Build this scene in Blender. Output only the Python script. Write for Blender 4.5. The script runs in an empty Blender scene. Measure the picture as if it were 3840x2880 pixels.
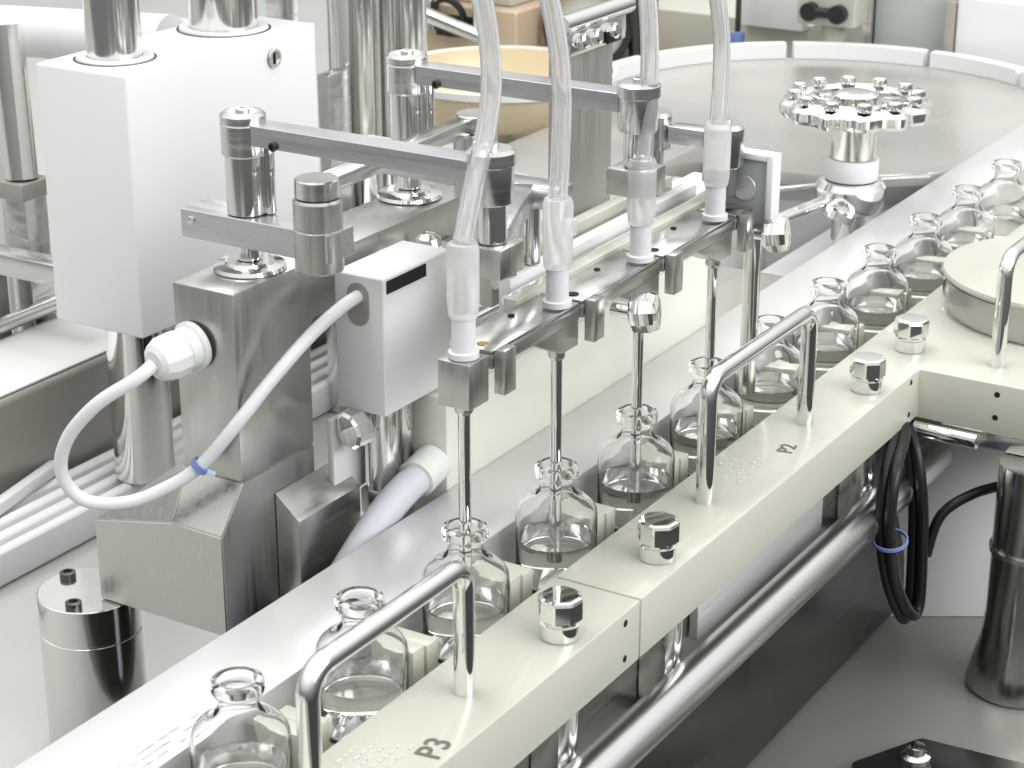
import bpy, bmesh, math, random
from mathutils import Vector, Matrix
random.seed(4)
R = math.radians
sc = bpy.context.scene
# ------------------------------------------------------------------ camera
cam = bpy.data.cameras.new('camera'); camo = bpy.data.objects.new('camera', cam)
sc.collection.objects.link(camo); sc.camera = camo
cam.sensor_width = 36; cam.lens = 36*2065/1024; cam.clip_start = .05; cam.clip_end = 60
camo.location = (-.9945, -.5177, .5732)
fw = Vector((.79506, .48721, -.36125)).normalized()
camo.rotation_euler = fw.to_track_quat('-Z', 'Y').to_euler()
cam.dof.use_dof = True; cam.dof.focus_distance = 1.42; cam.dof.aperture_fstop = 20
# ------------------------------------------------------------------ world and lamps (a bright white clean room)
w = bpy.data.worlds.new('World'); sc.world = w; w.use_nodes = True
nt = w.node_tree; nt.nodes.clear()
tc = nt.nodes.new('ShaderNodeTexCoord'); sep = nt.nodes.new('ShaderNodeSeparateXYZ')
mr = nt.nodes.new('ShaderNodeMapRange'); cr = nt.nodes.new('ShaderNodeValToRGB')
bg = nt.nodes.new('ShaderNodeBackground'); wo = nt.nodes.new('ShaderNodeOutputWorld')
nt.links.new(tc.outputs['Generated'], sep.inputs[0]); nt.links.new(sep.outputs['Z'], mr.inputs['Value'])
mr.inputs['From Min'].default_value = -1; mr.inputs['From Max'].default_value = 1
nt.links.new(mr.outputs[0], cr.inputs[0]); nt.links.new(cr.outputs[0], bg.inputs[0]); nt.links.new(bg.outputs[0], wo.inputs[0])
e = cr.color_ramp.elements
e[0].position = .30; e[0].color = (.06, .06, .06, 1)
e[1].position = .80; e[1].color = (1.15, 1.15, 1.135, 1)
m1 = e.new(.50); m1.color = (.27, .27, .266, 1)
bg.inputs[1].default_value = 1.0
def lamp(name, loc, target, sx, sy, power, col=(1, 1, 1)):
    l = bpy.data.lights.new(name, 'AREA'); l.shape = 'RECTANGLE'; l.size = sx; l.size_y = sy; l.energy = power; l.color = col
    o = bpy.data.objects.new(name, l); sc.collection.objects.link(o); o.location = loc
    o.rotation_euler = (Vector(target)-Vector(loc)).to_track_quat('-Z', 'Y').to_euler()
lamp('ceiling_lamp', (-.1, .8, 2.4), (.2, .2, 0), 1.3, .6, 18, (1, .995, .98))
lamp('ceiling_lamp', (1.9, 1.2, 2.5), (1.3, .8, 0), 1.8, .7, 22, (1, .995, .98))
lamp('wall_lamp', (.10, -2.2, 1.3), (.2, .2, 0), 2.6, 1.2, 52, (.985, .995, 1))
vs = sc.view_settings; vs.view_transform = 'Standard'; vs.look = 'None'; vs.exposure = 0.08; vs.gamma = 1; vs.use_curve_mapping = False
sc.cycles.use_denoising = True; sc.cycles.max_bounces = 14; sc.cycles.transmission_bounces = 12; sc.cycles.transparent_max_bounces = 14
sc.cycles.caustics_refractive = True; sc.cycles.caustics_reflective = False; sc.cycles.sample_clamp_indirect = 6

# ------------------------------------------------------------------ materials
def mat(name, col, rough=.5, metal=0, noise=0, nscale=(60, 60, 60), bump=0, trans=0, ior=1.45, spec=.5, coat=0, sss=0, aniso=0, cvar=0):
    m = bpy.data.materials.new(name); m.use_nodes = True; t = m.node_tree; b = t.nodes['Principled BSDF']
    b.inputs['Base Color'].default_value = (*col, 1); b.inputs['Roughness'].default_value = rough; b.inputs['Metallic'].default_value = metal
    b.inputs['Transmission Weight'].default_value = trans; b.inputs['IOR'].default_value = ior; b.inputs['Specular IOR Level'].default_value = spec
    b.inputs['Coat Weight'].default_value = coat
    if sss:
        b.inputs['Subsurface Weight'].default_value = sss; b.inputs['Subsurface Radius'].default_value = (.01, .01, .01); b.inputs['Subsurface Scale'].default_value = .3
    if aniso: b.inputs['Anisotropic'].default_value = aniso
    if noise or bump or cvar:
        c = t.nodes.new('ShaderNodeTexCoord'); mp = t.nodes.new('ShaderNodeMapping'); n = t.nodes.new('ShaderNodeTexNoise')
        mp.inputs['Scale'].default_value = nscale; n.inputs['Scale'].default_value = 1; n.inputs['Detail'].default_value = 5
        t.links.new(c.outputs['Object'], mp.inputs[0]); t.links.new(mp.outputs[0], n.inputs['Vector'])
        if noise:
            r = t.nodes.new('ShaderNodeMapRange'); r.inputs['To Min'].default_value = max(.02, rough-noise); r.inputs['To Max'].default_value = rough+noise
            r.inputs['From Min'].default_value = .3; r.inputs['From Max'].default_value = .7
            t.links.new(n.outputs[0], r.inputs[0]); t.links.new(r.outputs[0], b.inputs['Roughness'])
        if cvar:
            mx = t.nodes.new('ShaderNodeMix'); mx.data_type = 'RGBA'
            mx.inputs[6].default_value = (*[v*(1-cvar) for v in col], 1); mx.inputs[7].default_value = (*[min(1, v*(1+cvar)) for v in col], 1)
            t.links.new(n.outputs[0], mx.inputs[0]); t.links.new(mx.outputs[2], b.inputs['Base Color'])
        if bump:
            bu = t.nodes.new('ShaderNodeBump'); bu.inputs['Strength'].default_value = bump; bu.inputs['Distance'].default_value = .0006
            t.links.new(n.outputs[0], bu.inputs['Height']); t.links.new(bu.outputs[0], b.inputs['Normal'])
    return m
M = {}
M['cream'] = mat('cream_anodised', (.56, .552, .475), .3, .0, .08, (14, 14, 14), .02, cvar=.03, coat=.15)
M['panel'] = mat('cream_panel', (.85, .87, .765), .35, 0, .06, (9, 9, 9), 0, cvar=.03)
M['white'] = mat('white_housing', (.92, .93, .93), .35, 0, .06, (12, 12, 12), .015, cvar=.015)
M['whiteedge'] = mat('white_plastic', (.84, .84, .83), .42, 0, .05, (30, 30, 30), .02)
M['chrome'] = mat('chrome', (.86, .86, .85), .07, 1, .04, (40, 40, 40), .01)
M['satin'] = mat('satin_steel', (.74, .74, .725), .22, 1, .08, (25, 25, 220), .03)
M['post'] = mat('polished_shaft', (.80, .79, .77), .13, 1, .05, (160, 160, 8), .02)
M['brushed'] = mat('brushed_steel', (.57, .565, .54), .33, 1, .07, (10, 420, 420), .06, cvar=.06)
M['brushedv'] = mat('brushed_steel_upright', (.56, .555, .525), .33, 1, .07, (420, 420, 9), .06, cvar=.06)
M['arm'] = mat('machined_arm', (.64, .64, .66), .28, 1, .07, (120, 10, 160), .04)
M['plate'] = mat('bead_blasted_plate', (.70, .70, .695), .34, .45, .05, (7, 7, 7), 0, cvar=.02)
M['bed'] = mat('bed_coating', (.48, .495, .47), .4, .2, .08, (6, 6, 6), .01, cvar=.03)
M['grey'] = mat('grey_paint', (.42, .395, .36), .45, .3, .1, (40, 300, 300), .06, cvar=.10)
M['dark'] = mat('dark_steel', (.10, .098, .09), .30, .9, .12, (10, 10, 10), .02, cvar=.2)
M['black'] = mat('black_rubber', (.012, .012, .014), .38, 0, .08, (60, 60, 60), .04)
M['hole'] = mat('hole_black', (.008, .008, .007), .6)
M['blue'] = mat('blue_tie', (.20, .27, .58), .4)
M['lightblue'] = mat('pale_blue_plastic', (.55, .68, .85), .4)
M['glass'] = mat('vial_glass', (1, 1, 1), .015, 0, trans=1, ior=1.27)
M['liquid'] = mat('clear_liquid', (.985, .985, .98), .0, 0, trans=1, ior=1.33)
M['tube'] = mat('silicone_tube', (1, 1, 1), .10, 0, trans=.78, ior=1.3)
M['luer'] = mat('frosted_luer', (1, 1, 1), .22, 0, trans=.65, ior=1.18)
M['luercore'] = mat('luer_core', (.90, .915, .94), .25, 0, trans=.25, ior=1.3)
M['cable'] = mat('white_cable', (.82, .84, .85), .36, 0, .05, (80, 80, 80), .03)
M['hose'] = mat('clear_hose', (.90, .93, .985), .25, 0, trans=.35, ior=1.2)
M['ptfe'] = mat('white_fitting', (.82, .85, .82), .45, 0, sss=.2)
M['amber'] = mat('amber_acrylic', (.86, .75, .53), .25, 0, .1, (12, 12, 12), .02, trans=.25, cvar=.12)
M['copper'] = mat('tan_painted_machine', (.60, .47, .33), .4, .3, .1, (10, 10, 10), .03, cvar=.15)
M['turn'] = mat('turntable_steel', (.58, .56, .53), .30, .65, .1, (5, 5, 5), .01, cvar=.04)
M['acrylic'] = mat('grey_green_acrylic', (.55, .60, .57), .15, 0, trans=.15)
M['flat'] = mat('dull_flat_steel', (.50, .49, .455), .42, .9, .08, (200, 200, 10), .05, cvar=.08)
M['legsteel'] = mat('blackened_steel', (.50, .49, .46), .16, 1, .06, (200, 200, 6), .02)
M['rodsteel'] = mat('ground_rod', (.74, .74, .73), .30, 1, .05, (8, 300, 300), .03)
M['ink'] = mat('engraved_mark', (.16, .155, .12), .6)
M['faint'] = mat('faint_print', (.66, .66, .62), .5)
M['floor'] = mat('lower_tray_steel', (.30, .29, .27), .36, .35, .12, (6, 6, 6), .02, cvar=.06)
M['brass'] = mat('brass_insert', (.45, .36, .14), .3, 1)

# ------------------------------------------------------------------ mesh helpers
class MB:
    def __init__(s): s.bm = bmesh.new()
    def _add(s, vs, fs):
        v = [s.bm.verts.new(p) for p in vs]; out = []
        for f in fs:
            try: out.append(s.bm.faces.new([v[i] for i in f]))
            except ValueError: pass
        return v, out
    def box(s, a, b, bev=.0008, seg=2):
        (x0, y0, z0), (x1, y1, z1) = a, b
        v, f = s._add([(x0, y0, z0), (x1, y0, z0), (x1, y1, z0), (x0, y1, z0), (x0, y0, z1), (x1, y0, z1), (x1, y1, z1), (x0, y1, z1)],
                      [(0, 3, 2, 1), (4, 5, 6, 7), (0, 1, 5, 4), (1, 2, 6, 5), (2, 3, 7, 6), (3, 0, 4, 7)])
        if bev: bmesh.ops.bevel(s.bm, geom=list({e for q in f for e in q.edges}), offset=bev, segments=seg, affect='EDGES', profile=.5)
        return s
    def obox(s, p, q, wd, ht, bev=.001, zc=None):
        """bar from p to q (both centre line), width wd sideways, height ht"""
        p, q = Vector(p), Vector(q); d = (q-p); L = d.length; d.normalize()
        side = d.cross(Vector((0, 0, 1)));  side = side.normalized() if side.length > 1e-5 else Vector((1, 0, 0)); u = side.cross(d)
        pts = []
        for t in (0, L):
            for a, b in ((-1, -1), (1, -1), (1, 1), (-1, 1)): pts.append(p+d*t+side*a*wd/2+u*b*ht/2)
        v, f = s._add(pts, [(0, 1, 2, 3), (7, 6, 5, 4), (0, 4, 5, 1), (1, 5, 6, 2), (2, 6, 7, 3), (3, 7, 4, 0)])
        if bev: bmesh.ops.bevel(s.bm, geom=list({e for k in f for e in k.edges}), offset=bev, segments=2, affect='EDGES', profile=.5)
        return s
    def prism(s, poly, ax, lo, hi, bev=.0008):
        def pt(p, h):
            if ax == 'z': return (p[0], p[1], h)
            if ax == 'y': return (p[0], h, p[1])
            return (h, p[0], p[1])
        n = len(poly)
        v, f = s._add([pt(p, lo) for p in poly]+[pt(p, hi) for p in poly],
                      [tuple(range(n))[::-1], tuple(range(n, 2*n))]+[(i, (i+1) % n, n+(i+1) % n, n+i) for i in range(n)])
        bmesh.ops.recalc_face_normals(s.bm, faces=f)
        if bev: bmesh.ops.bevel(s.bm, geom=list({e for q in f for e in q.edges}), offset=bev, segments=2, affect='EDGES', profile=.5)
        return s
    def lathe(s, prof, c=(0, 0, 0), axis=(0, 0, 1), n=40, closed=False):
        """profile of (radius, height); ends on the axis or is closed"""
        q = Vector((0, 0, 1)).rotation_difference(Vector(axis).normalized()); c = Vector(c); rings = []
        for r, h in prof:
            if r < 1e-6: rings.append([s.bm.verts.new(c+q @ Vector((0, 0, h)))])
            else: rings.append([s.bm.verts.new(c+q @ Vector((r*math.cos(2*math.pi*k/n), r*math.sin(2*math.pi*k/n), h))) for k in range(n)])
        pairs = list(zip(rings, rings[1:]))+([(rings[-1], rings[0])] if closed else [])
        for A, B in pairs:
            for k in range(n):
                k2 = (k+1) % n
                f = [A[k % len(A)], A[k2 % len(A)], B[k2 % len(B)], B[k % len(B)]]
                g = []
                for x in f:
                    if x not in g: g.append(x)
                if len(g) > 2: s.bm.faces.new(g)
        return s
    def cyl(s, c, r, h, axis=(0, 0, 1), n=40, ch=.0008):
        return s.lathe([(0, 0), (r-ch, 0), (r, ch), (r, h-ch), (r-ch, h), (0, h)], c, axis, n)
    def tube(s, path, r, n=14, sub=8, cap=True, inner=None):
        P = [Vector(p) for p in path]
        if sub:
            Q = []
            for i in range(len(P)-1):
                a, b, c, d = P[max(i-1, 0)], P[i], P[i+1], P[min(i+2, len(P)-1)]
                for k in range(sub):
                    t = k/sub
                    Q.append(.5*((2*b)+(c-a)*t+(2*a-5*b+4*c-d)*t*t+(3*b-a-3*c+d)*t**3))
            Q.append(P[-1]); P = Q
        nrm = None; rings = []; rin = []
        for i, p in enumerate(P):
            d = (P[min(i+1, len(P)-1)]-P[max(i-1, 0)]).normalized()
            if nrm is None:
                nrm = d.cross(Vector((0, 0, 1)) if abs(d.z) < .9 else Vector((1, 0, 0))).normalized()
            else: nrm = (nrm-d*nrm.dot(d)).normalized()
            b = d.cross(nrm)
            mk = lambda rr: [s.bm.verts.new(p+(nrm*math.cos(2*math.pi*k/n)+b*math.sin(2*math.pi*k/n))*rr) for k in range(n)]
            rings.append(mk(r))
            if inner: rin.append(mk(inner))
        def skin(RR, flip):
            for A, B in zip(RR, RR[1:]):
                for k in range(n):
                    f = [A[k], A[(k+1) % n], B[(k+1) % n], B[k]]
                    s.bm.faces.new(f[::-1] if flip else f)
        skin(rings, False)
        if inner:
            skin(rin, True)
            for A, B, fl in ((rings[0], rin[0], True), (rings[-1], rin[-1], False)):
                for k in range(n):
                    f = [A[k], A[(k+1) % n], B[(k+1) % n], B[k]]; s.bm.faces.new(f[::-1] if fl else f)
        elif cap: s.bm.faces.new(rings[0][::-1]); s.bm.faces.new(rings[-1])
        return s
    def rod(s, p, q, r, n=24): return s.tube([p, q], r, n, 0)
    def build(s, name, m, parent=None, smooth=28):
        bmesh.ops.recalc_face_normals(s.bm, faces=s.bm.faces)
        me = bpy.data.meshes.new(name)
        org = Vector(parent['_o']) if parent is not None else Vector((0, 0, 0))
        if parent is not None: bmesh.ops.translate(s.bm, verts=s.bm.verts, vec=-org)
        s.bm.to_mesh(me); s.bm.free()
        me.materials.append(M[m] if isinstance(m, str) else m)
        me.shade_smooth(); me.set_sharp_from_angle(angle=R(smooth))
        o = bpy.data.objects.new(name, me); sc.collection.objects.link(o)
        if parent is not None: o.parent = parent
        o['_o'] = tuple(org)
        return o
def thing(name, label, cat, loc=(0, 0, 0), group=None):
    o = bpy.data.objects.new(name, None); sc.collection.objects.link(o); o.location = loc; o.empty_display_size = .02
    o['label'] = label; o['category'] = cat; o['_o'] = tuple(loc)
    if group: o['group'] = group
    return o
def single(name, mb, m, label, cat, group=None, smooth=28):
    o = mb.build(name, m, None, smooth); o['label'] = label; o['category'] = cat
    if group: o['group'] = group
    return o
def struct(name, mb, m):
    o = mb.build(name, m); o['kind'] = 'structure'; return o
def copy_tree(o, parent=None):
    c = o.copy(); sc.collection.objects.link(c)
    if parent is not None: c.parent = parent
    for ch in list(o.children): copy_tree(ch, c)
    return c
def hexhead(mb, c, r, h, axis=(0, 0, 1), n=6):
    return mb.lathe([(0, 0), (r*.94, 0), (r, r*.08), (r, h*.8), (r*.9, h), (0, h)], c, axis, n)
def socket_screw(parent, c, axis, r=.003, h=.0025, m='satin'):
    mb = MB().lathe([(0, h*.35), (r*.5, h*.35), (r*.5, h), (r*.85, h), (r, h*.8), (r, 0), (0, 0)], c, axis, 18)
    return mb.build('screw', m, parent, 30)

# ------------------------------------------------------------------ setting
struct('machine_bed', MB().box((-1.2, .262, -.19), (3.6, 3.4, -.17), .001), 'bed')
struct('lower_tray', MB().box((-1.4, -.34, -.27), (3.6, .26, -.25), .001), 'floor')
struct('bed_front_edge', MB().box((-1.2, .2605, -.2495), (3.6, .2615, -.172), 0), 'bed')

# transport trough: floor of the vial channel, side walls
struct('transport_channel', MB().box((-.8, .045, -.062), (1.6, .19, -.052), .0005).box((-.8, .063, -.052), (1.6, .122, -.034), .0008), 'cream')
bp = thing('back_plate', 'long pale satin steel transport plate running behind the row of vials', 'plate', (.2, .156, -.05))
MB().box((-.8, .124, -.0515), (1.6, .1885, 0), .0012).build('plate', 'plate', bp)
mk = MB()
for k in range(3):
    for j in range(9):
        if (j*7+k*3) % 5 == 0: continue
        x = -.325+j*.0085+k*.002; y = .130+k*.0055
        mk.box((x, y, .0002), (x+.005+.002*((j+k) % 3), y+.0012, .0005), 0)
mk.build('faint_print', 'faint', bp)

# ------------------------------------------------------------------ vials
NV = 12; VX = [-.272+.1083*i for i in range(NV)]
def make_vial():
    v = thing('glass_vial', 'x', 'vial', (0, 0, 0), 'glass vials on the transport channel')
    # outer then inner profile, base at 0
    out = [(0, .0016), (.0190, .0006), (.0232, 0), (.0256, .0012), (.0265, .004), (.0265, .049), (.0259, .0525), (.0235, .0565), (.0195, .0600), (.0150, .0628), (.0118, .0655), (.0108, .0685), (.0108, .0740),
           (.0116, .0752), (.0137, .0760), (.0140, .0778), (.0140, .0815), (.0134, .0830), (.0118, .0834)]
    inn = [(.0098, .0830), (.0093, .0815), (.0093, .0680), (.0102, .0650), (.0128, .0610), (.0178, .0578), (.0222, .0545), (.0243, .0512), (.0247, .0480), (.0247, .0055), (.0236, .0036), (.0205, .0030), (0, .0034)]
    g = MB().lathe(out+inn, n=56).build('glass_body', 'glass', v, 60)
    MB().lathe([(0, .0036), (.0204, .0032), (.0234, .0038), (.0245, .0057), (.0245, .0330), (.0238, .0324), (0, .0320)], n=56).build('liquid', 'liquid', v, 30)
    return v
place = ['nearest glass vial in the bottom left, rim behind the near bent handle', 'second glass vial from the bottom left, seen under the near handle bar', 'glass vial under the first filling needle, beside the white sensor box',
         'glass vial with the second filling needle dipping into it', 'glass vial with the third filling needle, under the black-edged clamp knob', 'glass vial under the fourth filling needle, left of the far handle',
         'glass vial seen through the far bent handle', 'glass vial just beyond the far bent handle', 'glass vial next to the round white cover', 'glass vial second beyond the far handle row, behind the round cover',
         'third glass vial from the top right end of the row', 'farthest glass vial at the right edge of the picture']
v0 = make_vial()
for i, x in enumerate(VX):
    v = v0 if i == 0 else copy_tree(v0)
    v.location = (x, .0905, -.034); v.rotation_euler.z = i*.7; v['label'] = place[i]
# separators between the vials
for i in range(NV-1):
    x = VX[i]+.0541
    nb = ['nearest cream transport block, between the first two vials', 'cream transport block between the second vial and the first needle', 'cream transport block between the first and second needles', 'cream transport block between the second and third needles',
          'cream transport block between the third and fourth needles', 'cream transport block between the fourth needle and the far handle', 'cream transport block under the far handle bar', 'cream transport block just past the far handle',
          'cream transport block left of the round white cover', 'cream transport block behind the round white cover', 'farthest cream transport block near the right edge'][i]
    t = thing('transport_block', nb, 'block', (x, .09, -.034), 'transport blocks between the vials')
    MB().box((x-.0135, .0835, -.0335), (x-.0012, .113, -.0035), .0012).build('finger', 'cream', t)
    MB().box((x+.0012, .0835, -.0335), (x+.0135, .113, -.0055), .0012).build('finger', 'cream', t)
    MB().box((x-.0010, .088, -.0335), (x+.0010, .112, -.012), 0).build('shim', 'grey', t)
    MB().tube([(x+.0136, .098, -.022), (x+.0215, .098, -.022)], .0028, 14, 0).build('pin', 'dark', t)

# ------------------------------------------------------------------ cover plates with handles and knobs
def handle(parent, p, q, h, r=.0061):
    p, q = Vector(p), Vector(q); d = (q-p).normalized(); c = .014; path = [p+Vector((0, 0, 0))]
    def arc(ctr, a, b):
        for k in range(9):
            t = k/8*math.pi/2; path.append(ctr+a*math.cos(t)+b*math.sin(t))
    up = Vector((0, 0, 1))
    arc(p+d*c+up*(h-c), -d*c, up*c); arc(q-d*c+up*(h-c), up*c, d*c); path.append(q)
    return MB().tube(path, r, 28, 0).build('handle', 'chrome', parent)
def knob(parent, x, y):
    k = MB()
    n = 8
    k.lathe([(0, .0001), (.0112, .0001), (.0118, .0006), (.0118, .0095), (.0105, .0105), (.0105, .0125), (.0128, .0128)], (x, y, 0), n=36)
    kb = k.build('knob', 'chrome', parent, 30)
    t = MB(); ring = []
    for j in range(8):
        for d in (-.06, .06): ring.append((.0137, 2*math.pi*j/8+.25+d))
    prof = [(.55, .0127), (.93, .0127), (1.0, .0134), (1.0, .0245), (.95, .0262), (.80, .0270), (.4, .0272)]
    rows = [[t.bm.verts.new((x+r*f*math.cos(a), y+r*f*math.sin(a), z)) for r, a in ring] for f, z in prof]
    for A, B in zip(rows, rows[1:]):
        for j in range(16): t.bm.faces.new([A[j], A[(j+1) % 16], B[(j+1) % 16], B[j]])
    t.bm.faces.new(rows[-1]); t.bm.faces.new(rows[0][::-1])
    t.build('knob_head', 'chrome', kb, 10)
def holes(parent, pts, axis):
    for p in pts:
        MB().lathe([(0, .0003), (.0021, .0003), (.0024, 0)], p, axis, 18).build('screw_hole', 'hole', parent)
def text(parent, s, loc, size, rz, m='ink'):
    cu = bpy.data.curves.new('mark', 'FONT'); cu.body = s; cu.size = size; cu.align_x = 'CENTER'; cu.align_y = 'CENTER'; cu.extrude = .0001; cu.offset = .0002
    o = bpy.data.objects.new('mark', cu); sc.collection.objects.link(o); bpy.context.view_layer.update()
    me = bpy.data.meshes.new_from_object(o); bpy.data.objects.remove(o)
    me.materials.clear(); me.materials.append(M[m]); n = bpy.data.objects.new('engraved_mark', me); sc.collection.objects.link(n)
    n.parent = parent; n.location = Vector(loc)-Vector(parent['_o']); n.rotation_euler.z = rz; return n
def print_lines(parent, x0, y0, rows, n):
    mk = MB()
    for k in range(rows):
        x = x0+random.uniform(0, .004)
        for j in range(n):
            L = random.uniform(.002, .006)
            if random.random() < .8: mk.box((x, y0-k*.0062, .0002), (x+L, y0-k*.0062+.0011, .0005), 0)
            x += L+.0016
    mk.build('faint_print', 'faint', parent)
c1 = thing('guide_cover', 'near cream cover plate along the vials, with a bent chrome handle and one knob', 'cover plate', (-.2, .03, -.04))
MB().box((-.75, 0, -.0405), (-.0008, .0600, 0), .0011, 3).build('cover', 'cream', c1)
handle(c1, (-.15, .0305, 0), (-.291, .0305, 0), .079); knob(c1, -.0657, .0185)
holes(c1, [(-.0195, 0, -.0075), (-.0195, 0, -.0315)], (0, -1, 0))
text(c1, 'P3', (-.2085, .0115, .0003), .0205, R(8)); print_lines(c1, -.262, .047, 5, 8)
c2 = thing('guide_cover', 'far cream L-shaped cover plate with three chrome knobs and two bent handles', 'cover plate', (.3, .03, -.04))
MB().prism([(.0008, 0), (.461, 0), (.461, -.165), (1.3, -.165), (1.3, .06), (.0008, .06)], 'z', -.0405, 0, .0011).build('cover', 'cream', c2)
handle(c2, (.149, .0318, 0), (.3125, .0318, 0), .087); handle(c2, (.5, -.0495, 0), (.64, -.0495, 0), .088)
for x, y in ((.0565, .0185), (.398, .0185), (.4992, .0230)): knob(c2, x, y)
holes(c2, [(.444, 0, -.0055), (.444, 0, -.0325)], (0, -1, 0)); holes(c2, [(.461, -.0635, -.0085), (.461, -.0635, -.0275)], (-1, 0, 0))
text(c2, 'P2', (.2605, .0215, .0003), .016, R(8)); print_lines(c2, .185, .050, 5, 8)
# round cover at the right
rc = thing('round_cover', 'round white star-wheel cover with a clear skirt at the right edge', 'cover', (.655, -.055, 0))
MB().lathe([(0, .030), (.100, .030), (.1035, .0312), (.1045, .0335), (.1035, .036), (.100, .037), (0, .037)], (.655, -.055, 0), n=96).build('disc', 'cream', rc)
MB().lathe([(.101, .0006), (.103, .0006), (.103, .0298), (.101, .0298)], (.655, -.055, 0), n=96, closed=True).build('skirt', 'glass', rc)
MB().lathe([(.095, .0008), (.098, .0008), (.098, .0296), (.095, .0296)], (.655, -.055, 0), n=96, closed=True).build('inner_ring', 'turn', rc)

# ------------------------------------------------------------------ guard panel behind the needles with rails and drain
gp = thing('guard_panel', 'upright cream-green panel standing behind the filling needles', 'panel', (.28, .2, 0))
MB().box((.075, .1892, -.03), (.486, .217, .066), .001).build('panel', 'panel', gp)
MB().box((.103, .1895, .0664), (.486, .2165, .099), .001).build('upper_panel', 'panel', gp)
MB().box((.083, .2175, -.10), (.32, .236, .088), .001).build('dark_back', 'grey', gp)
for y, z, h in ((.180, .0995, .008), (.197, .0995, .014), (.208, .1, .022)):
    MB().box((.104, y, z), (.49, y+.0085, z+h), .001).build('rail', 'whiteedge', gp)
MB().rod((.104, .1845, .1145), (.49, .1845, .1145), .0035).build('guide_rod', 'chrome', gp)
MB().rod((.0748, .2, .018), (.052, .199, .014), .0135).build('drain_stub', 'ptfe', gp)
dh = single('drain_hose', MB().tube([(.06, .199, .0155), (.035, .2005, .009), (.01, .204, -.006), (-.02, .208, -.03), (-.05, .213, -.06), (-.07, .218, -.1), (-.07, .222, -.169)], .0112, 20, 6, inner=.0088), 'hose',
            'clear drain hose sloping down from the white stub on the panel end', 'hose')

# ------------------------------------------------------------------ needle carriage and needles
NX = [-.0555, .0515, .160, .271]
nc = thing('needle_carriage', 'stepped steel carriage bar holding the four filling needles in line', 'carriage', (.13, .1, .14))
MB().box((NX[0]-.0105, .080, .128), (NX[0]+.011, .102, .1565), .001).build('needle_block', 'brushedv', nc)
for i, x in enumerate(NX):
    x1 = NX[i+1]+.0145 if i < 3 else x+.050
    MB().box((x+.0185, .083, .1535), (x1-.0003, .113, .1558), .0005).build('shelf', 'satin', nc)
    MB().box((x+.0185, .0826, .1442), (x1-.0003, .1128, .1532), .0008).build('shelf_body', 'brushed', nc)
    MB().box((x+.0195, .0745, .129), (x+.0325, .0822, .1568), .0008).build('stop_pin', 'brushedv', nc)
    if i < 3: MB().prism([(NX[i+1]-.040, .1440), (NX[i+1]+.0142, .1440), (NX[i+1]+.0142, .1278), (NX[i+1]-.006, .1278)], 'y', .0832, .101, .0005).build('gusset', 'brushedv', nc)
    MB().cyl((x+.026, .094, .1556), .0036, .0008).build('insert', 'brass' if i == 0 else 'hole', nc)
    MB().cyl((x+.078, .106, .1556), .0022, .0012).build('screw', 'hole', nc)
X0 = .062
MB().box((X0-.02, .1135, .136), (.335, .124, .1585), .0008).build('back_bar', 'cream', nc)
MB().rod((X0-.004, .1305, .150), (.34, .1305, .150), .0045).build('guide_rod', 'chrome', nc)
MB().box((X0+.01, .137, .134), (.335, .146, .160), .0008).build('slide', 'whiteedge', nc)
MB().rod((X0+.014, .1515, .153), (.34, .1515, .153), .0035).build('guide_rod', 'satin', nc)
MB().box((X0+.02, .157, .134), (.335, .167, .163), .0008).build('slide', 'cream', nc)
for x in (.1175, .318):
    k = MB().rod((x-.004, .085, .137), (x-.004, .071, .137), .0045).build('knob_stem', 'chrome', nc)
    MB().lathe([(0, 0), (.010, 0), (.0128, .002), (.0135, .006), (.0135, .013), (.012, .017), (.006, .018), (0, .018)], (x-.004, .0715, .137), (.25, -1, .12), 10).build('clamp_knob', 'chrome', k, 25)
def needle(i, x, lab, tubepath, dz=0):
    t = thing('filling_needle', lab, 'needle', (x, .09, .127), 'filling needles with silicone tubes')
    MB().tube([(x, .0905, .1285), (x, .0905, -.016)], .0037, 22, 0, inner=.0025).build('needle_tube', 'chrome', t)
    MB().lathe([(0, -.006), (.0042, -.006), (.0056, -.004), (.0056, .0018), (0, .0018)], (x, .0905, .1275), n=20).build('needle_hub', 'satin', t)
    q = MB().lathe([(0, .1815), (.0082, .1815), (.0086, .1825), (.0094, .190), (.0096, .2225), (.0084, .2255), (0, .2255)], (x, .0905, 0), n=28).build('luer_connector', 'luer', t)
    MB().lathe([(0, .157), (.0092, .157), (.0092, .1605), (.0072, .161), (.0072, .1812), (0, .1812)], (x, .0905, 0), n=28).build('core', 'luercore', q)
    if i == 1: MB().box((x+.009, .086, .199), (x+.0165, .095, .209), .0008).build('wing', 'luer', q)
    MB().tube([(x, .0905, .2257)]+tubepath[1:], .0060, 18, 8, inner=.0036).build('silicone_tube', 'tube', t)
needle(0, NX[0], 'first filling needle, nearest, next to the white sensor box', [(-.0535, .0905, .225), (-.044, .0905, .255), (-.030, .090, .288), (-.025, .09, .315), (-.031, .09, .350), (-.048, .09, .39), (-.075, .09, .44)])
needle(1, NX[1], 'second filling needle, its tube in front of the broad flat upright bar', [(.0515, .0905, .226), (.0525, .09, .25), (.054, .09, .285), (.050, .09, .315), (.040, .09, .345), (.024, .09, .38), (0, .09, .43)])
needle(2, NX[2], 'third filling needle, beside the black-edged clamp knob', [(.1605, .0905, .226), (.163, .09, .25), (.166, .09, .28), (.164, .09, .31), (.158, .09, .345), (.15, .09, .40)])
needle(3, NX[3], 'fourth filling needle, farthest, next to the white frame bracket', [(.2712, .0905, .226), (.2715, .09, .25), (.271, .09, .28), (.263, .09, .31), (.249, .09, .345), (.225, .09, .40)])
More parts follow.
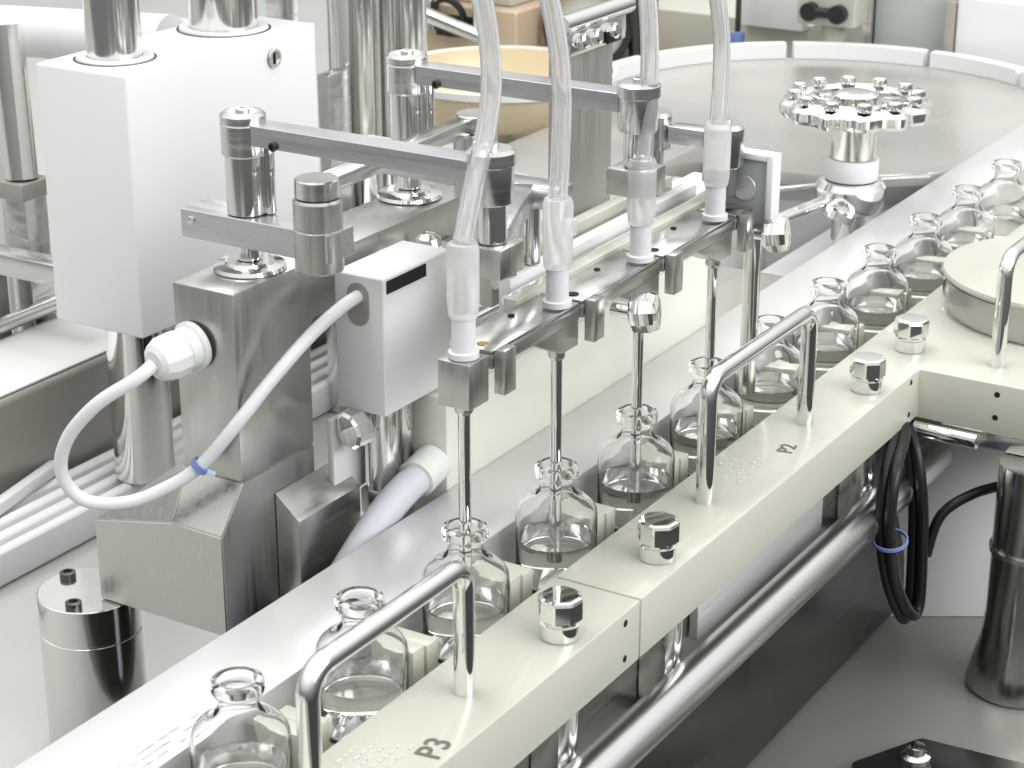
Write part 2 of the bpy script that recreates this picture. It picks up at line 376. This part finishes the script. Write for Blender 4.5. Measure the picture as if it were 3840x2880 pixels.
wf = thing('frame_bracket', 'white framed translucent plate at the far end of the needle carriage', 'bracket', (.32, .085, .13))
MB().box((.3155, .0715, .1385), (.3185, .1035, .1905), .0005).build('sheet', 'acrylic', wf)
for a, b in (((.312, .066, .134), (.326, .0712, .1955)), ((.312, .104, .134), (.326, .107, .1955)), ((.312, .0715, .191), (.326, .1035, .1955))):
    MB().box(a, b, .0006).build('frame_bar', 'white', wf)
MB().cyl((.3153, .089, .169), .0095, .0012, (-1, 0, 0)).build('lens', 'plate', wf)
MB().rod((.345, .094, .1335), (.345, .094, .0005), .0065).build('post', 'post', wf)
MB().box((.327, .085, .134), (.355, .103, .142), .0008).build('clamp', 'satin', wf)

# ------------------------------------------------------------------ steel bracket
sb = thing('support_bracket', 'heavy brushed steel bracket with flared foot and long beam beside the white sensor box', 'bracket', (-.04, .28, -.05))
MB().prism([(-.068, .0453), (.008, .0453), (.008, .122), (.012, .131), (.235, .131), (.235, .17), (-.068, .17)], 'y', .2495, .297, .0012).build('column', 'brushedv', sb)
ft = MB()
A = [(-.0905, .2495, -.055), (-.0905, .357, -.055), (-.0905, .357, .003), (-.0905, .289, .0165), (-.0905, .2495, .0155)]
B = [(.008, .2495, -.055), (.008, .357, -.055), (.008, .357, .012), (-.067, .297, .045), (-.067, .2495, .045)]
v, f = ft._add(A+B+[(.008, .297, .045), (.008, .2495, .045)], [(0, 1, 2, 3, 4), (1, 0, 5, 6), (0, 4, 9, 11, 5), (2, 1, 6, 7), (3, 2, 7, 10, 8), (4, 3, 8, 9), (9, 8, 10, 11), (5, 11, 10, 7, 6)])
bmesh.ops.recalc_face_normals(ft.bm, faces=f); bmesh.ops.bevel(ft.bm, geom=list(ft.bm.edges), offset=.001, segments=2, affect='EDGES')
ft.build('foot', 'brushedv', sb)
MB().prism([(.2305, -.055), (.2492, -.055), (.2492, .026), (.2305, .010)], 'x', -.036, .032, .001).build('side_block', 'brushed', sb)
sp = single('support_post', MB().lathe([(0, -.169), (.0345, -.169), (.0345, -.083), (.0338, -.0825), (.0338, -.0815), (.0345, -.081), (.0345, -.0562), (.0337, -.0555), (0, -.0555)], (-.0843, .3727, 0), n=64), 'post',
            'round polished steel post under the flared bracket foot', 'post')
for a in (R(200), R(285), R(75)):
    MB().lathe([(0, .0002), (.0055, .0002), (.0055, .004), (.003, .0045), (.003, .003), (0, .003)], (-.0843+.026*math.cos(a), .3727+.026*math.sin(a), -.0557), n=16).build('screw', 'dark', sp)
# cable gland and cable
cg = thing('cable_gland', 'white ribbed cable gland on the bracket column', 'gland', (-.068, .282, .132))
gx = Vector((-1, .18, -.12)).normalized()
MB().lathe([(0, 0), (.0155, 0), (.016, .001), (.016, .004), (.0135, .005), (.0135, .012), (0, .012)], (-.0682, .281, .132), gx, 32).build('gland_body', 'ptfe', cg)
MB().lathe([(0, .0), (.0135, 0), (.0148, .002), (.0148, .012), (.012, .019), (.0085, .0215), (0, .0215)], Vector((-.0682, .281, .132))+gx*.0121, gx, 12).build('gland_nut', 'ptfe', cg, 25)
g0 = Vector((-.0682, .281, .132))+gx*.034
cable = single('sensor_cable', MB().tube([g0, (-.112, .292, .121), (-.125, .314, .104), (-.13, .336, .078), (-.128, .345, .052), (-.12, .336, .033), (-.108, .312, .032), (-.094, .290, .042), (-.082, .270, .058), (-.072, .247, .088), (-.05, .236, .112), (-.02, .227, .134), (.005, .221, .146), (.0215, .2195, .149)], .0043, 16, 8), 'cable',
               'white cable looping from the bracket gland up into the sensor box', 'cable')
ct = thing('cable_tie', 'small blue tie round the looping white cable', 'cable tie', (-.0825, .271, .057))
MB().lathe([(.0047, -.002), (.0062, -.002), (.0062, .002), (.0047, .002)], (-.0825, .2708, .0572), (.35, -.6, .75), 20, closed=True).build('band', 'blue', ct)
MB().obox((-.0815, .2665, .0545), (-.078, .2625, .0520), .004, .003, .0004).build('lock', 'lightblue', ct)

# ------------------------------------------------------------------ white sensor box
sx = thing('sensor_box', 'small white box with a slot and an oval hole where the cable enters', 'box', (.06, .22, .07))
MB().box((.0205, .2, .069), (.0985, .2385, .163), .0016, 3).build('housing', 'white', sx)
MB().box((.024, .1992, .1525), (.0685, .2, .1610), 0).build('slot', 'hole', sx)
def stadium(cy, cz, r, h, n=12):
    return [(cy+r*math.cos(t), cz+h+r*math.sin(t)) for t in [math.pi*k/n for k in range(n+1)]]+[(cy-r*math.cos(t), cz-h-r*math.sin(t)) for t in [math.pi*k/n for k in range(n+1)]]
MB().prism(stadium(.2195, .1435, .0085, .006), 'x', .0197, .0205, 0).build('cable_hole', 'grey', sx)
MB().rod((.047, .221, .0688), (.047, .221, -.169), .0105, 36).build('post', 'post', sx)
MB().rod((.075, .224, .0688), (.075, .224, .0), .0085, 36).build('post', 'post', sx)
MB().lathe([(0, 0), (.011, 0), (.013, .002), (.013, .012), (.011, .014), (0, .014)], (.025, .2215, .058), (-1, .3, -.1), 10).build('clamp_knob', 'chrome', sx, 25)
MB().prism([(.012, .012), (.020, .004), (.048, .004), (.048, .062), (.012, .062)], 'y', .237, .242, .001).build('bracket_plate', 'whiteedge', sx)
MB().box((.036, .2085, -.012), (.058, .2335, .006), .001).build('clamp', 'satin', sx)

# ------------------------------------------------------------------ swing linkages on the beam
def linkage(x, y, lab, yend, zt, full=True):
    t = thing('swing_linkage', lab, 'linkage', (x, y, .17), 'steel swing linkages on the beam')
    MB().lathe([(0, .1702), (.0225, .1702), (.0235, .1712), (.0225, .1735), (.016, .1745), (.015, .1765), (0, .1765)], (x, y, 0), n=44).build('collar', 'chrome', t)
    MB().cyl((x, y, .1768), .0085, .012, n=30).build('lower_shaft', 'post', t)
    MB().cyl((x, y, .2068), .0125, zt-.0302-.2068+.008, n=36).build('sleeve', 'post', t)
    MB().cyl((x+.006, y-.0135, .2068), .004, .045, n=20).build('side_rod', 'chrome', t)
    # lower arm, along y
    MB().box((x-.0135, y-.072, .188), (x+.0135, y+.043, .2065), .0005, 1).build('lower_arm', 'arm', t)
    socket_screw(t, (x-.0135, y+.0345, .2), (-1, 0, 0), .003, .0015)
    MB().lathe([(0, .1805), (.0148, .1805), (.0152, .1812), (.0152, .2065), (.0145, .2072), (.0145, .2080), (.0152, .2086), (.0152, .2245), (.0140, .2262), (0, .2262)], (x-.004, y-.058, 0), n=44).build('pivot', 'brushedv', t)
    # upper clamp and arm
    MB().lathe([(0, zt-.0222), (.0138, zt-.0222), (.0142, zt-.0215), (.0142, zt-.003), (.0136, zt-.0022), (.0142, zt-.0018), (.0142, zt+.0025), (.0125, zt+.0045), (.004, zt+.005), (0, zt+.004)], (x, y, 0), n=44).build('upper_clamp', 'satin', t)
    MB().box((x-.009, yend+.010, zt-.0140), (x+.009, y-.0125, zt-.0012), .0004, 1).build('upper_arm', 'arm', t)
    MB().lathe([(0, zt-.0258), (.0128, zt-.0258), (.0132, zt-.025), (.0132, zt-.004), (.0145, zt-.003), (.0145, zt+.004), (.012, zt+.006), (0, zt+.0065)], (x, yend, 0), n=40).build('end_clamp', 'satin', t)
    MB().cyl((x, yend, zt-.050), .0092, .0238, n=28).build('drop_shaft', 'post', t)
    MB().box((x-.013, yend-.014, zt-.0685), (x+.014, yend+.016, zt-.0504), .001).build('foot_block', 'brushedv', t)
    socket_screw(t, (x, y, zt+.0046), (0, 0, 1), .0045, .002); socket_screw(t, (x, yend, zt+.0062), (0, 0, 1), .0045, .0025)
    socket_screw(t, (x-.009, y-.030, zt-.012), (-1, 0, 0), .003, .002, 'dark')
    return t
L1 = linkage(-.0214, .2727, 'nearest steel swing linkage with a long arm in front of the big white box', .0925, .267)
L2 = linkage(.167, .2787, 'middle steel swing linkage with its arm across the amber dish', .098, .268)
sa = thing('short_arm', 'short steel arm with a round clamp behind the fourth needle', 'arm', (.3, .13, .165), None)
MB().cyl((.296, .1535, .1605), .0085, .034, n=28).build('post', 'post', sa)
MB().lathe([(0, .195), (.0135, .195), (.0135, .2185), (.012, .221), (0, .221)], (.296, .1535, 0), n=36).build('pivot', 'satin', sa)
MB().box((.290, .111, .2), (.306, .1395, .213), .001).build('bar', 'arm', sa)
MB().lathe([(0, .188), (.0135, .188), (.014, .189), (.014, .2155), (.012, .2185), (0, .219)], (.3, .0985, 0), n=36).build('clamp', 'satin', sa)
MB().box((.29, .0925, .165), (.31, .1085, .1878), .001).build('foot_block', 'brushedv', sa)
socket_screw(sa, (.3, .0985, .2188), (0, 0, 1), .0045, .0025)
ll = thing('connecting_link', 'flat polished steel link joining two swing linkages lengthways', 'link', (.07, .21, .22))
MB().obox((-.015, .2155, .2325), (.154, .2215, .2325), .014, .010, .0012).build('bar', 'satin', ll)
MB().cyl((-.0254, .2147, .2266), .0138, .012, n=40).build('eye', 'satin', ll); MB().cyl((.163, .2207, .2266), .0138, .012, n=40).build('eye', 'satin', ll)
dk = thing('dome_knob', 'chrome domed screw on a round washer on the beam front flange', 'knob', (.126, .232, .15))
MB().box((.085, .222, .118), (.175, .2490, .1445), .001).build('flange', 'brushed', dk)
MB().lathe([(0, .1447), (.0185, .1447), (.019, .1455), (.019, .149), (.017, .151), (0, .151)], (.126, .236, 0), n=40).build('washer', 'chrome', dk)
MB().lathe([(0, .1512), (.010, .1512), (.0105, .153), (.009, .158), (.005, .161), (0, .162)], (.126, .236, 0), n=10).build('screw', 'chrome', dk, 25)
# fork behind the first tube
fk = thing('fork_bracket', 'dark steel fork bracket behind the first two silicone tubes', 'bracket', (.07, .165, .1))
MB().obox((-.006, .1035, .2075), (.098, .146, .2075), .018, .0165, .001).build('head', 'arm', fk)
MB().box((.099, .118, .2), (.119, .165, .215), .001).build('cross_head', 'arm', fk)
for x, y, m in ((.077, .1415, 'post'), (.092, .1505, 'grey'), (.106, .1415, 'post')): MB().cyl((x, y, .1605 if y > .1 else .156), .0055, .1995-(.1605 if y > .1 else .156), n=24).build('leg', m, fk)
# ------------------------------------------------------------------ broad flat upright bar
fb = thing('flat_upright', 'broad flat brushed steel upright bar with clamps at its top', 'upright', (.335, .23, 0))
MB().box((.298, .231, -.168), (.375, .243, .262), .001).build('bar', 'flat', fb)
MB().box((.294, .222, .252), (.378, .2305, .270), .001).build('clamp_plate', 'satin', fb)
MB().rod((.287, .226, .276), (.388, .226, .276), .007).build('cross_rod', 'chrome', fb)
for x in (.306, .326, .352): MB().lathe([(0, 0), (.006, 0), (.006, .006), (.004, .007), (0, .007)], (x, .2215, .262), (0, -1, .2), 8).build('bolt', 'chrome', fb, 25)
MB().box((.345, .219, .253), (.366, .2216, .262), .0006).build('dark_tab', 'black', fb)
single('air_line', MB().tube([(.262, .24, .40), (.275, .238, .33), (.292, .236, .29), (.300, .236, .262), (.302, .236, .20), (.303, .237, .12)], .003, 12, 8), 'black', 'thin black air line running down beside the flat upright bar', 'hose')

# ------------------------------------------------------------------ big white drive box
db = thing('drive_box', 'large white rectangular drive housing with two polished posts on top', 'box', (.3, .6, .0))
MB().box((.187, .5557, .004), (.432, .65, .2195), .0025, 3).build('housing', 'white', db)
for x, y, r in ((.2342, .608, .0225), (.3724, .6085, .0295)):
    MB().lathe([(r, .2197), (r+.008, .2197), (r+.0085, .2205), (r+.008, .2222), (r, .2222)], (x, y, 0), n=56, closed=True).build('collar', 'white', db)
    MB().cyl((x, y, .2198), r-.0003, .22, n=56).build('post', 'post', db)
    MB().lathe([(r+.0088, .2194), (r+.0108, .2194), (r+.0108, .2199), (r+.0088, .2199)], (x, y, 0), n=56, closed=True).build('groove', 'dark', db)
sr = MB().lathe([(0, .0004), (.0075, .0004), (.0085, .0015), (.0078, .0028), (.0055, .0028), (.0045, .0012), (0, .0012)], (.3712, .5557, .2001), (0, -1, 0), 28).build('screw', 'satin', db)
MB().box((.3705, .5535, .194), (.3722, .5545, .206), 0).build('screw_slot', 'hole', sr)
MB().cyl((.2276, .600, -.1388), .0255, .1426, n=56).build('leg', 'post', db)
MB().cyl((.395, .603, -.1388), .0255, .1426, n=56).build('leg', 'post', db)
# parallel white guide rails on the bed, long grey beam behind
for k in range(4):
    y = .600+k*.0195
    single('guide_rail', MB().box((-.6, y-.0060, -.1698), (.95, y+.0060, -.139), .0045, 3), 'white', ['white guide rail nearest the bracket foot, first of four', 'second white guide rail counted from the bracket foot', 'third white guide rail counted from the bracket foot', 'fourth white guide rail, right under the long grey beam'][k], 'rail', 'white guide rails on the bed')
gb = thing('grey_beam', 'long dark grey beam with a pale top behind the guide rails on the left', 'beam', (.1, .68, -.15))
MB().box((-.6, .672, -.1695), (.80, .78, -.057), .006, 4).build('beam', 'grey', gb)
MB().box((-.6, .676, -.0568), (.79, .776, -.0545), .001).build('top_cover', 'whiteedge', gb)
MB().rod((-.6, .780, -.044), (.80, .780, -.044), .0075).build('rail_rod', 'satin', gb)
single('flat_rail', MB().obox((.05, .637, -.1325), (.19, .667, -.1325), .012, .012, .004), 'white', 'short white strip lying askew beside the guide rails at the left edge', 'strip')
# left background
lt = thing('cross_tube', 'thick white horizontal tube at the upper left behind the drive box', 'tube', (.4, .85, .18))
MB().rod((.395, 1.15, .168), (.41, .70, .192), .0235, 40).build('tube', 'white', lt)
MB().rod((.52, 1.3, .135), (.54, .72, .165), .02, 40).build('tube', 'whiteedge', lt)
st = thing('side_strut', 'polished strut with a dark square collar at the left edge', 'strut', (.3, .82, -.1))
MB().rod((.3115, .80, .074), (.323, .815, .21), .0145, 30).build('rod', 'post', st)
MB().box((.293, .783, .058), (.331, .815, .0735), .001).build('collar', 'grey', st)
MB().box((.300, .788, -.169), (.328, .812, .0578), .001).build('leg', 'satin', st)
cb = thing('cross_bracket', 'grey cross bracket low behind the drive box at the left', 'bracket', (.3, .86, 0))
MB().box((.262, .70, -.002), (.285, .88, .018), .001).build('bar', 'satin', cb)
MB().box((.262, .80, -.169), (.282, .835, -.0025), .001).build('leg', 'grey', cb)
single('side_wall_panel', MB().box((.40, .92, -.1695), (.43, 1.5, .11), .002), 'whiteedge', 'flat white upright sheet behind the strut at the left edge', 'panel')

# ------------------------------------------------------------------ middle background
for i, (x, y, r, lab) in enumerate(((.545, .60, .022, 'polished column behind the drive box, the nearer of two'), (.60, .585, .027, 'thicker polished column behind the drive box, beside the amber dish'))):
    single('machine_column', MB().lathe([(0, -.169), (r+.012, -.169), (r+.012, -.15), (r, -.145), (r, .42), (0, .42)], (x, y, 0), n=48), 'post', lab, 'column', 'polished columns')
single('grey_upright', MB().box((.485, .583, -.169), (.515, .596, .16), .001), 'satin', 'grey rectangular upright just right of the drive box', 'upright')
hd = thing('upper_housing', 'cream housing block at the top edge above the polished columns', 'housing', (.62, .7, .3))
MB().box((.50, .64, .275), (.78, .80, .42), .003, 3).build('housing', 'cream', hd)
MB().box((.52, .66, -.169), (.545, .68, .2748), .001).build('leg', 'satin', hd)
# amber dish on a stem
ad = thing('amber_dish', 'shallow amber plastic dish on a stem behind the linkages', 'dish', (1.055, .752, -.17))
MB().lathe([(0, -.022), (.080, -.020), (.112, -.004), (.124, .018), (.128, .040), (.131, .040), (.1315, .037), (.127, .015), (.115, -.008), (.083, -.026), (0, -.028)], (1.055, .752, -.004), n=80).build('dish', 'amber', ad)
MB().lathe([(.1325, .034), (.136, .034), (.136, .042), (.1325, .042)], (1.055, .752, -.004), n=80, closed=True).build('rim', 'white', ad)
MB().lathe([(0, -.169), (.05, -.169), (.05, -.155), (.022, -.15), (.022, -.045), (.06, -.034), (.06, -.0285), (0, -.0285)], (1.055, .752, -.0062), n=60).build('stem', 'satin', ad)
MB().obox((.93, .785, .0105), (.945, .80, .0105), .012, .006, .001).build('clip', 'black', ad)
# tan machine behind the dish
tm = thing('tan_machine', 'tan and cream machine body behind the amber dish', 'machine', (1.5, 1.1, -.17))
MB().box((1.38, .93, -.169), (1.70, 1.09, .035), .006, 3).build('body', 'copper', tm)
MB().box((1.40, .95, .0352), (1.72, 1.09, .16), .004, 3).build('cover', 'cream', tm)
MB().box((1.379, 1.0, -.01), (1.38, 1.06, .02), 0).build('window', 'hole', tm)
for y in (.98, 1.065):
    MB().rod((1.37, y, .0), (1.37, y, .045), .012, 20).build('bolt', 'chrome', tm)
MB().rod((1.2, 1.12, .10), (1.36, .98, .0), .010, 20).build('lever', 'chrome', tm)
MB().lathe([(.022, -.004), (.028, -.004), (.028, .004), (.022, .004)], (1.365, 1.03, .02), (1, 0, .2), 28, closed=True).build('ring', 'black', tm)
# low white conveyor boxes between the linkages and dish
single('pale_step_block', MB().box((.50, .33, -.169), (.90, .47, -.01), .004, 3), 'whiteedge', 'low pale block behind the flat upright bar', 'block')
single('grey_step_block', MB().box((.62, .44, -.169), (.98, .62, .012), .004, 3), 'turn', 'grey-beige step block under the amber dish', 'block')
fd = thing('chrome_fitting', 'shiny chrome fitting under the amber dish', 'fitting', (.72, .56, .0))
MB().box((.56, .50, .0125), (.70, .60, .030), .002).build('base', 'plate', fd)
MB().lathe([(0, 0), (.028, 0), (.03, .006), (.022, .012), (.018, .03), (.022, .036), (.0, .04)], (.63, .55, .0302), n=36).build('cap', 'chrome', fd)

# ------------------------------------------------------------------ turntable
TC = (1.25, .42)
tt = thing('turntable', 'large round grey turntable with a cream guide rim in the background', 'turntable', (*TC, -.17))
MB().lathe([(0, -.010), (.286, -.010), (.290, -.009), (.291, -.012), (.291, -.022), (0, -.022)], (*TC, 0), n=120).build('table_top', 'turn', tt)
MB().lathe([(0, -.169), (.255, -.169), (.255, -.05), (.275, -.0225), (0, -.0225)], (*TC, 0), n=120).build('drum', 'white', tt)
def arc_wall(r0, r1, z0, z1, a0, a1, n=26):
    mb = MB(); rows = []
    for k in range(n+1):
        a = a0+(a1-a0)*k/n; c, s_ = math.cos(a), math.sin(a)
        rows.append([mb.bm.verts.new((TC[0]+r*c, TC[1]+r*s_, z)) for r, z in ((r0, z0), (r1, z0), (r1, z1), (r0, z1))])
    for A, B in zip(rows, rows[1:]):
        for j in range(4): mb.bm.faces.new([A[j], A[(j+1) % 4], B[(j+1) % 4], B[j]])
    mb.bm.faces.new(rows[0][::-1]); mb.bm.faces.new(rows[-1]); return mb
for a0, a1 in ((-75, -33), (-31, -4), (-2, 32), (34, 74), (76, 120)):
    arc_wall(.286, .303, -.0095, .010, R(a0), R(a1)).build('rim', 'white', tt)
ts = thing('rim_post', 'cream post with a black knob rising from the turntable rim', 'post', (1.56, .46, -.17))
PX, PY = 1.575, .552
MB().cyl((PX, PY, -.169), .016, .195, n=24).build('post', 'cream', ts)
MB().box((PX-.03, PY-.042, .0262), (PX+.03, PY+.042, .18), .004, 3).build('head', 'cream', ts)
for s_ in (-1, 1): MB().cyl((PX-.0305, PY+s_*.020, .045), .0125, .012, (-1, 0, 0), n=20).build('knob', 'black', ts)
MB().rod((PX-.036, PY-.02, .045), (PX-.036, PY+.02, .045), .007).build('bar', 'black', ts)
# chrome star wheel on a pedestal
W = (.880, .235)
sw = thing('star_wheel', 'shiny chrome scalloped star wheel on a short pedestal', 'wheel', (*W, -.05))
MB().lathe([(0, -.050), (.017, -.050), (.017, -.012), (.030, -.010), (.034, -.004), (.035, .004), (.035, .014), (.031, .020), (.024, .022), (0, .022)], (*W, 0), n=48).build('base', 'chrome', sw)
MB().lathe([(0, .0222), (.0262, .0222), (.0265, .024), (.0265, .042), (.026, .043), (0, .043)], (*W, 0), n=48).build('sleeve', 'white', sw)
MB().cyl((*W, .0432), .0225, .033, n=48).build('stem', 'post', sw)
wh = MB(); rows = []
for f, z in ((.74, .086), (.84, .083), (.95, .085), (1.0, .089), (1.0, .097), (.95, .101), (.84, .1035), (.74, .100)):
    rows.append([wh.bm.verts.new((W[0]+.0715*f*(1+(.045 if f > .9 else 0)*math.cos(12*a))*math.cos(a), W[1]+.0715*f*(1+(.045 if f > .9 else 0)*math.cos(12*a))*math.sin(a), z)) for a in [2*math.pi*k/144 for k in range(144)]])
for A, B in zip(rows, rows[1:]+rows[:1]):
    for j in range(144): wh.bm.faces.new([A[j], A[(j+1) % 144], B[(j+1) % 144], B[j]])
wh.build('ring', 'chrome', sw, 30)
MB().lathe([(0, .0765), (.0235, .0765), (.026, .079), (.026, .096), (.022, .0984), (0, .0984)], (*W, 0), n=36).build('hub_base', 'chrome', sw)
for k in range(6):
    a = 2*math.pi*k/6+.2
    MB().obox((W[0]+.025*math.cos(a), W[1]+.025*math.sin(a), .090), (W[0]+.054*math.cos(a), W[1]+.054*math.sin(a), .092), .011, .010, .001).build('spoke', 'chrome', sw)
for k in range(12):
    a = 2*math.pi*(k)/12
    MB().lathe([(0, .1035), (.0075, .1035), (.008, .106), (.0072, .1105), (.004, .112), (0, .112)], (W[0]+.0605*math.cos(a), W[1]+.0605*math.sin(a), 0), n=16).build('roller', 'chrome', sw)
MB().lathe([(0, .0985), (.022, .0985), (.022, .106), (.016, .110), (0, .111)], (*W, 0), n=32).build('hub', 'chrome', sw)
MB().rod((.850, .246, .004), (.76, .275, -.004), .0065).build('arm', 'chrome', sw)
MB().obox((.857, .303, .006), (.985, .192, .006), .006, .004, .0005).build('guide_strip', 'satin', sw)
MB().lathe([(.010, -.004), (.016, -.004), (.016, .004), (.010, .004)], (.838, .228, -.006), (.3, -.3, 1), 24, closed=True).build('ring', 'chrome', sw)
MB().box((.76, .192, -.051), (1.12, .275, -.0502), 0).build('base_plate', 'plate', sw)
# chute below the wheel
cu = thing('feed_chute', 'pale curved sheet metal chute below the chrome star wheel', 'chute', (.75, .32, -.1))
ch = MB(); rows = []
for k in range(15):
    t = k/14; a = R(200-150*t)
    rows.append([ch.bm.verts.new((.78+.12*math.cos(a), .33+.11*math.sin(a), z)) for z in (-.169, -.02)]+[ch.bm.verts.new((.78+.115*math.cos(a), .33+.105*math.sin(a), z)) for z in (-.02, -.169)])
for A, B in zip(rows, rows[1:]):
    for j in range(4): ch.bm.faces.new([A[j], A[(j+1) % 4], B[(j+1) % 4], B[j]])
ch.bm.faces.new(rows[0][::-1]); ch.bm.faces.new(rows[-1]); ch.build('sheet', 'cream', cu)
MB().box((.55, .222, -.169), (.72, .30, -.045), .002).build('box', 'white', cu)
MB().box((.555, .226, -.0448), (.725, .296, -.038), .001).build('lid', 'grey', cu)

# ------------------------------------------------------------------ right background
wb = thing('white_cabinet', 'white slanted cabinet in the top right corner', 'cabinet', (1.8, .3, -.17))
MB().prism([(1.58, -.169), (2.2, -.169), (2.2, .30), (1.68, .16), (1.58, .075)], 'y', .02, .385, .004).build('body', 'white', wb)
MB().box((1.675, .02, .1605), (1.7, .38, .18), .002).build('lip', 'cream', wb)
MB().box((1.575, .386, -.169), (1.59, .398, .07), .001).build('dark_edge', 'grey', wb)
gc = thing('acrylic_box', 'grey-green acrylic box left of the white cabinet', 'box', (1.75, .5, -.1))
MB().box((1.60, .404, -.169), (1.95, .505, .075), .003).build('panel', 'acrylic', gc)
MB().box((1.59, .5055, -.169), (1.61, .518, .095), .001).build('frame', 'satin', gc)
MB().box((1.596, .40, .0755), (1.95, .5045, .1), .001).build('cap', 'grey', gc)
wp = thing('white_panel_box', 'flat white panel box at the top behind the turntable', 'box', (1.85, .8, -.1))
MB().box((1.66, .62, -.169), (1.95, .90, .0), .003).build('box', 'cream', wp)
MB().box((1.64, .625, -.005), (1.6595, .72, .08), .001).build('panel', 'white', wp)
MB().rod((1.59, .70, -.169), (1.59, .70, .12), .004).build('rod', 'dark', wp)
MB().box((1.582, .692, -.02), (1.598, .708, -.004), .001).build('clip', 'blue', wp)
vc = thing('valve_body', 'brown-grey valve body with a black ring behind the third silicone tube', 'valve', (1.65, .9, -.1))
MB().lathe([(0, 0), (.07, 0), (.075, .01), (.075, .1), (.06, .13), (0, .13)], (1.55, .92, -.12), (-.35, -.2, 1), 36).build('body', 'copper', vc)
MB().lathe([(.052, 0), (.062, 0), (.062, .012), (.052, .012)], (1.47, .87, .005), (-.8, -.4, .3), 36, closed=True).build('ring', 'black', vc)
MB().cyl((1.48, .875, -.002), .05, .008, (-.8, -.4, .3)).build('face', 'cream', vc)
MB().rod((1.50, .80, -.169), (1.50, .80, .09), .020).build('pillar', 'dark', vc)

# ------------------------------------------------------------------ below the cover plates
rt = thing('cross_rod', 'long polished round rod running under the cream cover plates', 'rod', (.2, .005, -.1))
MB().rod((-.6, .002, -.0945), (.52, .002, -.0945), .0142, 48).build('rod', 'rodsteel', rt)
fr = thing('under_frame', 'grey steel frame rail under the cream cover plates with short upright spacers', 'frame', (.1, .04, -.1))
MB().box((-.7, .034, -.1305), (.50, .058, -.053), .001).build('rail', 'brushed', fr)
MB().box((.135, .0265, -.098), (.345, .0335, -.070), .001).build('pale_strip', 'plate', fr)
for x in (-.060, .077, .405):
    MB().box((x-.014, .014, -.112), (x-.001, .0335, -.0408), .0008).build('spacer', 'satin', fr)
    MB().rod((x+.007, .0195, -.112), (x+.007, .0195, -.0408), .0060).build('spacer_rod', 'chrome', fr)
    MB().box((x-.018, .013, -.1175), (x+.018, .0335, -.1125), .0006).build('spacer_foot', 'grey', fr)
hs = thing('lower_housing', 'dark polished machine housing below the round cross rod', 'housing', (.1, .1, -.25))
prof = [(.030, -.2495), (.020, -.235), (.022, -.19), (.033, -.131), (.12, -.131), (.12, -.2495)]
MB().prism(prof, 'x', -.7, .55, .002).build('side', 'dark', hs)
single('bright_floor_sheet', MB().prism([(.515, .03), (.671, -.225), (.682, -.219), (.526, .036)], 'z', -.2495, -.0415, .0008), 'whiteedge', 'added pale sheet standing in for the bright floor behind the black cables', 'stand-in sheet')  # added sheet, turned to catch the lamp; imitates a brightly lit floor
co = thing('table_leg', 'dark polished flared column under the cream table corner at the right', 'column', (.47, -.09, -.25))
MB().lathe([(0, -.2495), (.038, -.2495), (.040, -.246), (.036, -.225), (.0305, -.205), (.0285, -.18), (.0285, -.125), (.0275, -.1245), (.0275, -.1235), (.0285, -.123), (.0285, -.056), (0, -.056)], (.457, -.101, 0), n=64).build('column', 'legsteel', co)
MB().box((.464, -.16, -.0555), (.52, -.02, -.041), .001).build('top_rail', 'satin', co)
MB().lathe([(.0288, -.13), (.0305, -.13), (.0305, -.126), (.0288, -.126)], (.457, -.101, 0), n=48, closed=True).build('ring', 'satin', co)
bc = thing('cable_bundle', 'looped bundle of black cables hanging under the cream corner', 'cables', (.42, -.03, -.1))
for k, (dx, dy) in enumerate(((0, 0), (.004, .009))):
    MB().tube([(.455+dx, .01+dy, -.041), (.425+dx, -.005+dy, -.043), (.375+dx, -.018+dy, -.052), (.366+dx, -.02+dy, -.095), (.388+dx, -.02+dy, -.15), (.43+dx*.6, -.02+dy, -.196-.006*k), (.446+dx*.4, -.02+dy, -.192-.006*k), (.444+dx*.7, -.02+dy, -.15), (.435+dx, -.02+dy, -.10), (.44+dx, -.01+dy, -.06), (.46+dx, .01+dy, -.042)], .0046, 16, 8).build('cable', 'black', bc)
MB().tube([(.448, -.022, -.15), (.452, -.03, -.115), (.47, -.05, -.098), (.5, -.075, -.094)], .0042, 14, 8).build('cable', 'black', bc)
MB().lathe([(.0125, -.0014), (.0138, -.0014), (.0138, .0014), (.0125, .0014)], (.374, -.018, -.108), (.25, 0, -1), 24, closed=True).build('tie', 'blue', bc)
MB().rod((.4585, .004, -.0485), (.4585, -.052, -.0485), .0065).build('connector', 'chrome', bc)
sl = thing('base_slab', 'low dark slab with a small chrome fitting at the bottom right corner', 'slab', (.22, -.13, -.25))
MB().prism([(.32, -.073), (.335, -.30), (.10, -.30), (.10, -.12), (.26, -.042)], 'z', -.2495, -.235, .003).build('slab', 'dark', sl)
MB().lathe([(0, 0), (.011, 0), (.011, .004), (.007, .006), (.007, .012), (0, .013)], (.285, -.082, -.2348), n=24).build('fitting', 'chrome', sl)
for o in bpy.data.objects:
    if '_o' in o: del o['_o']
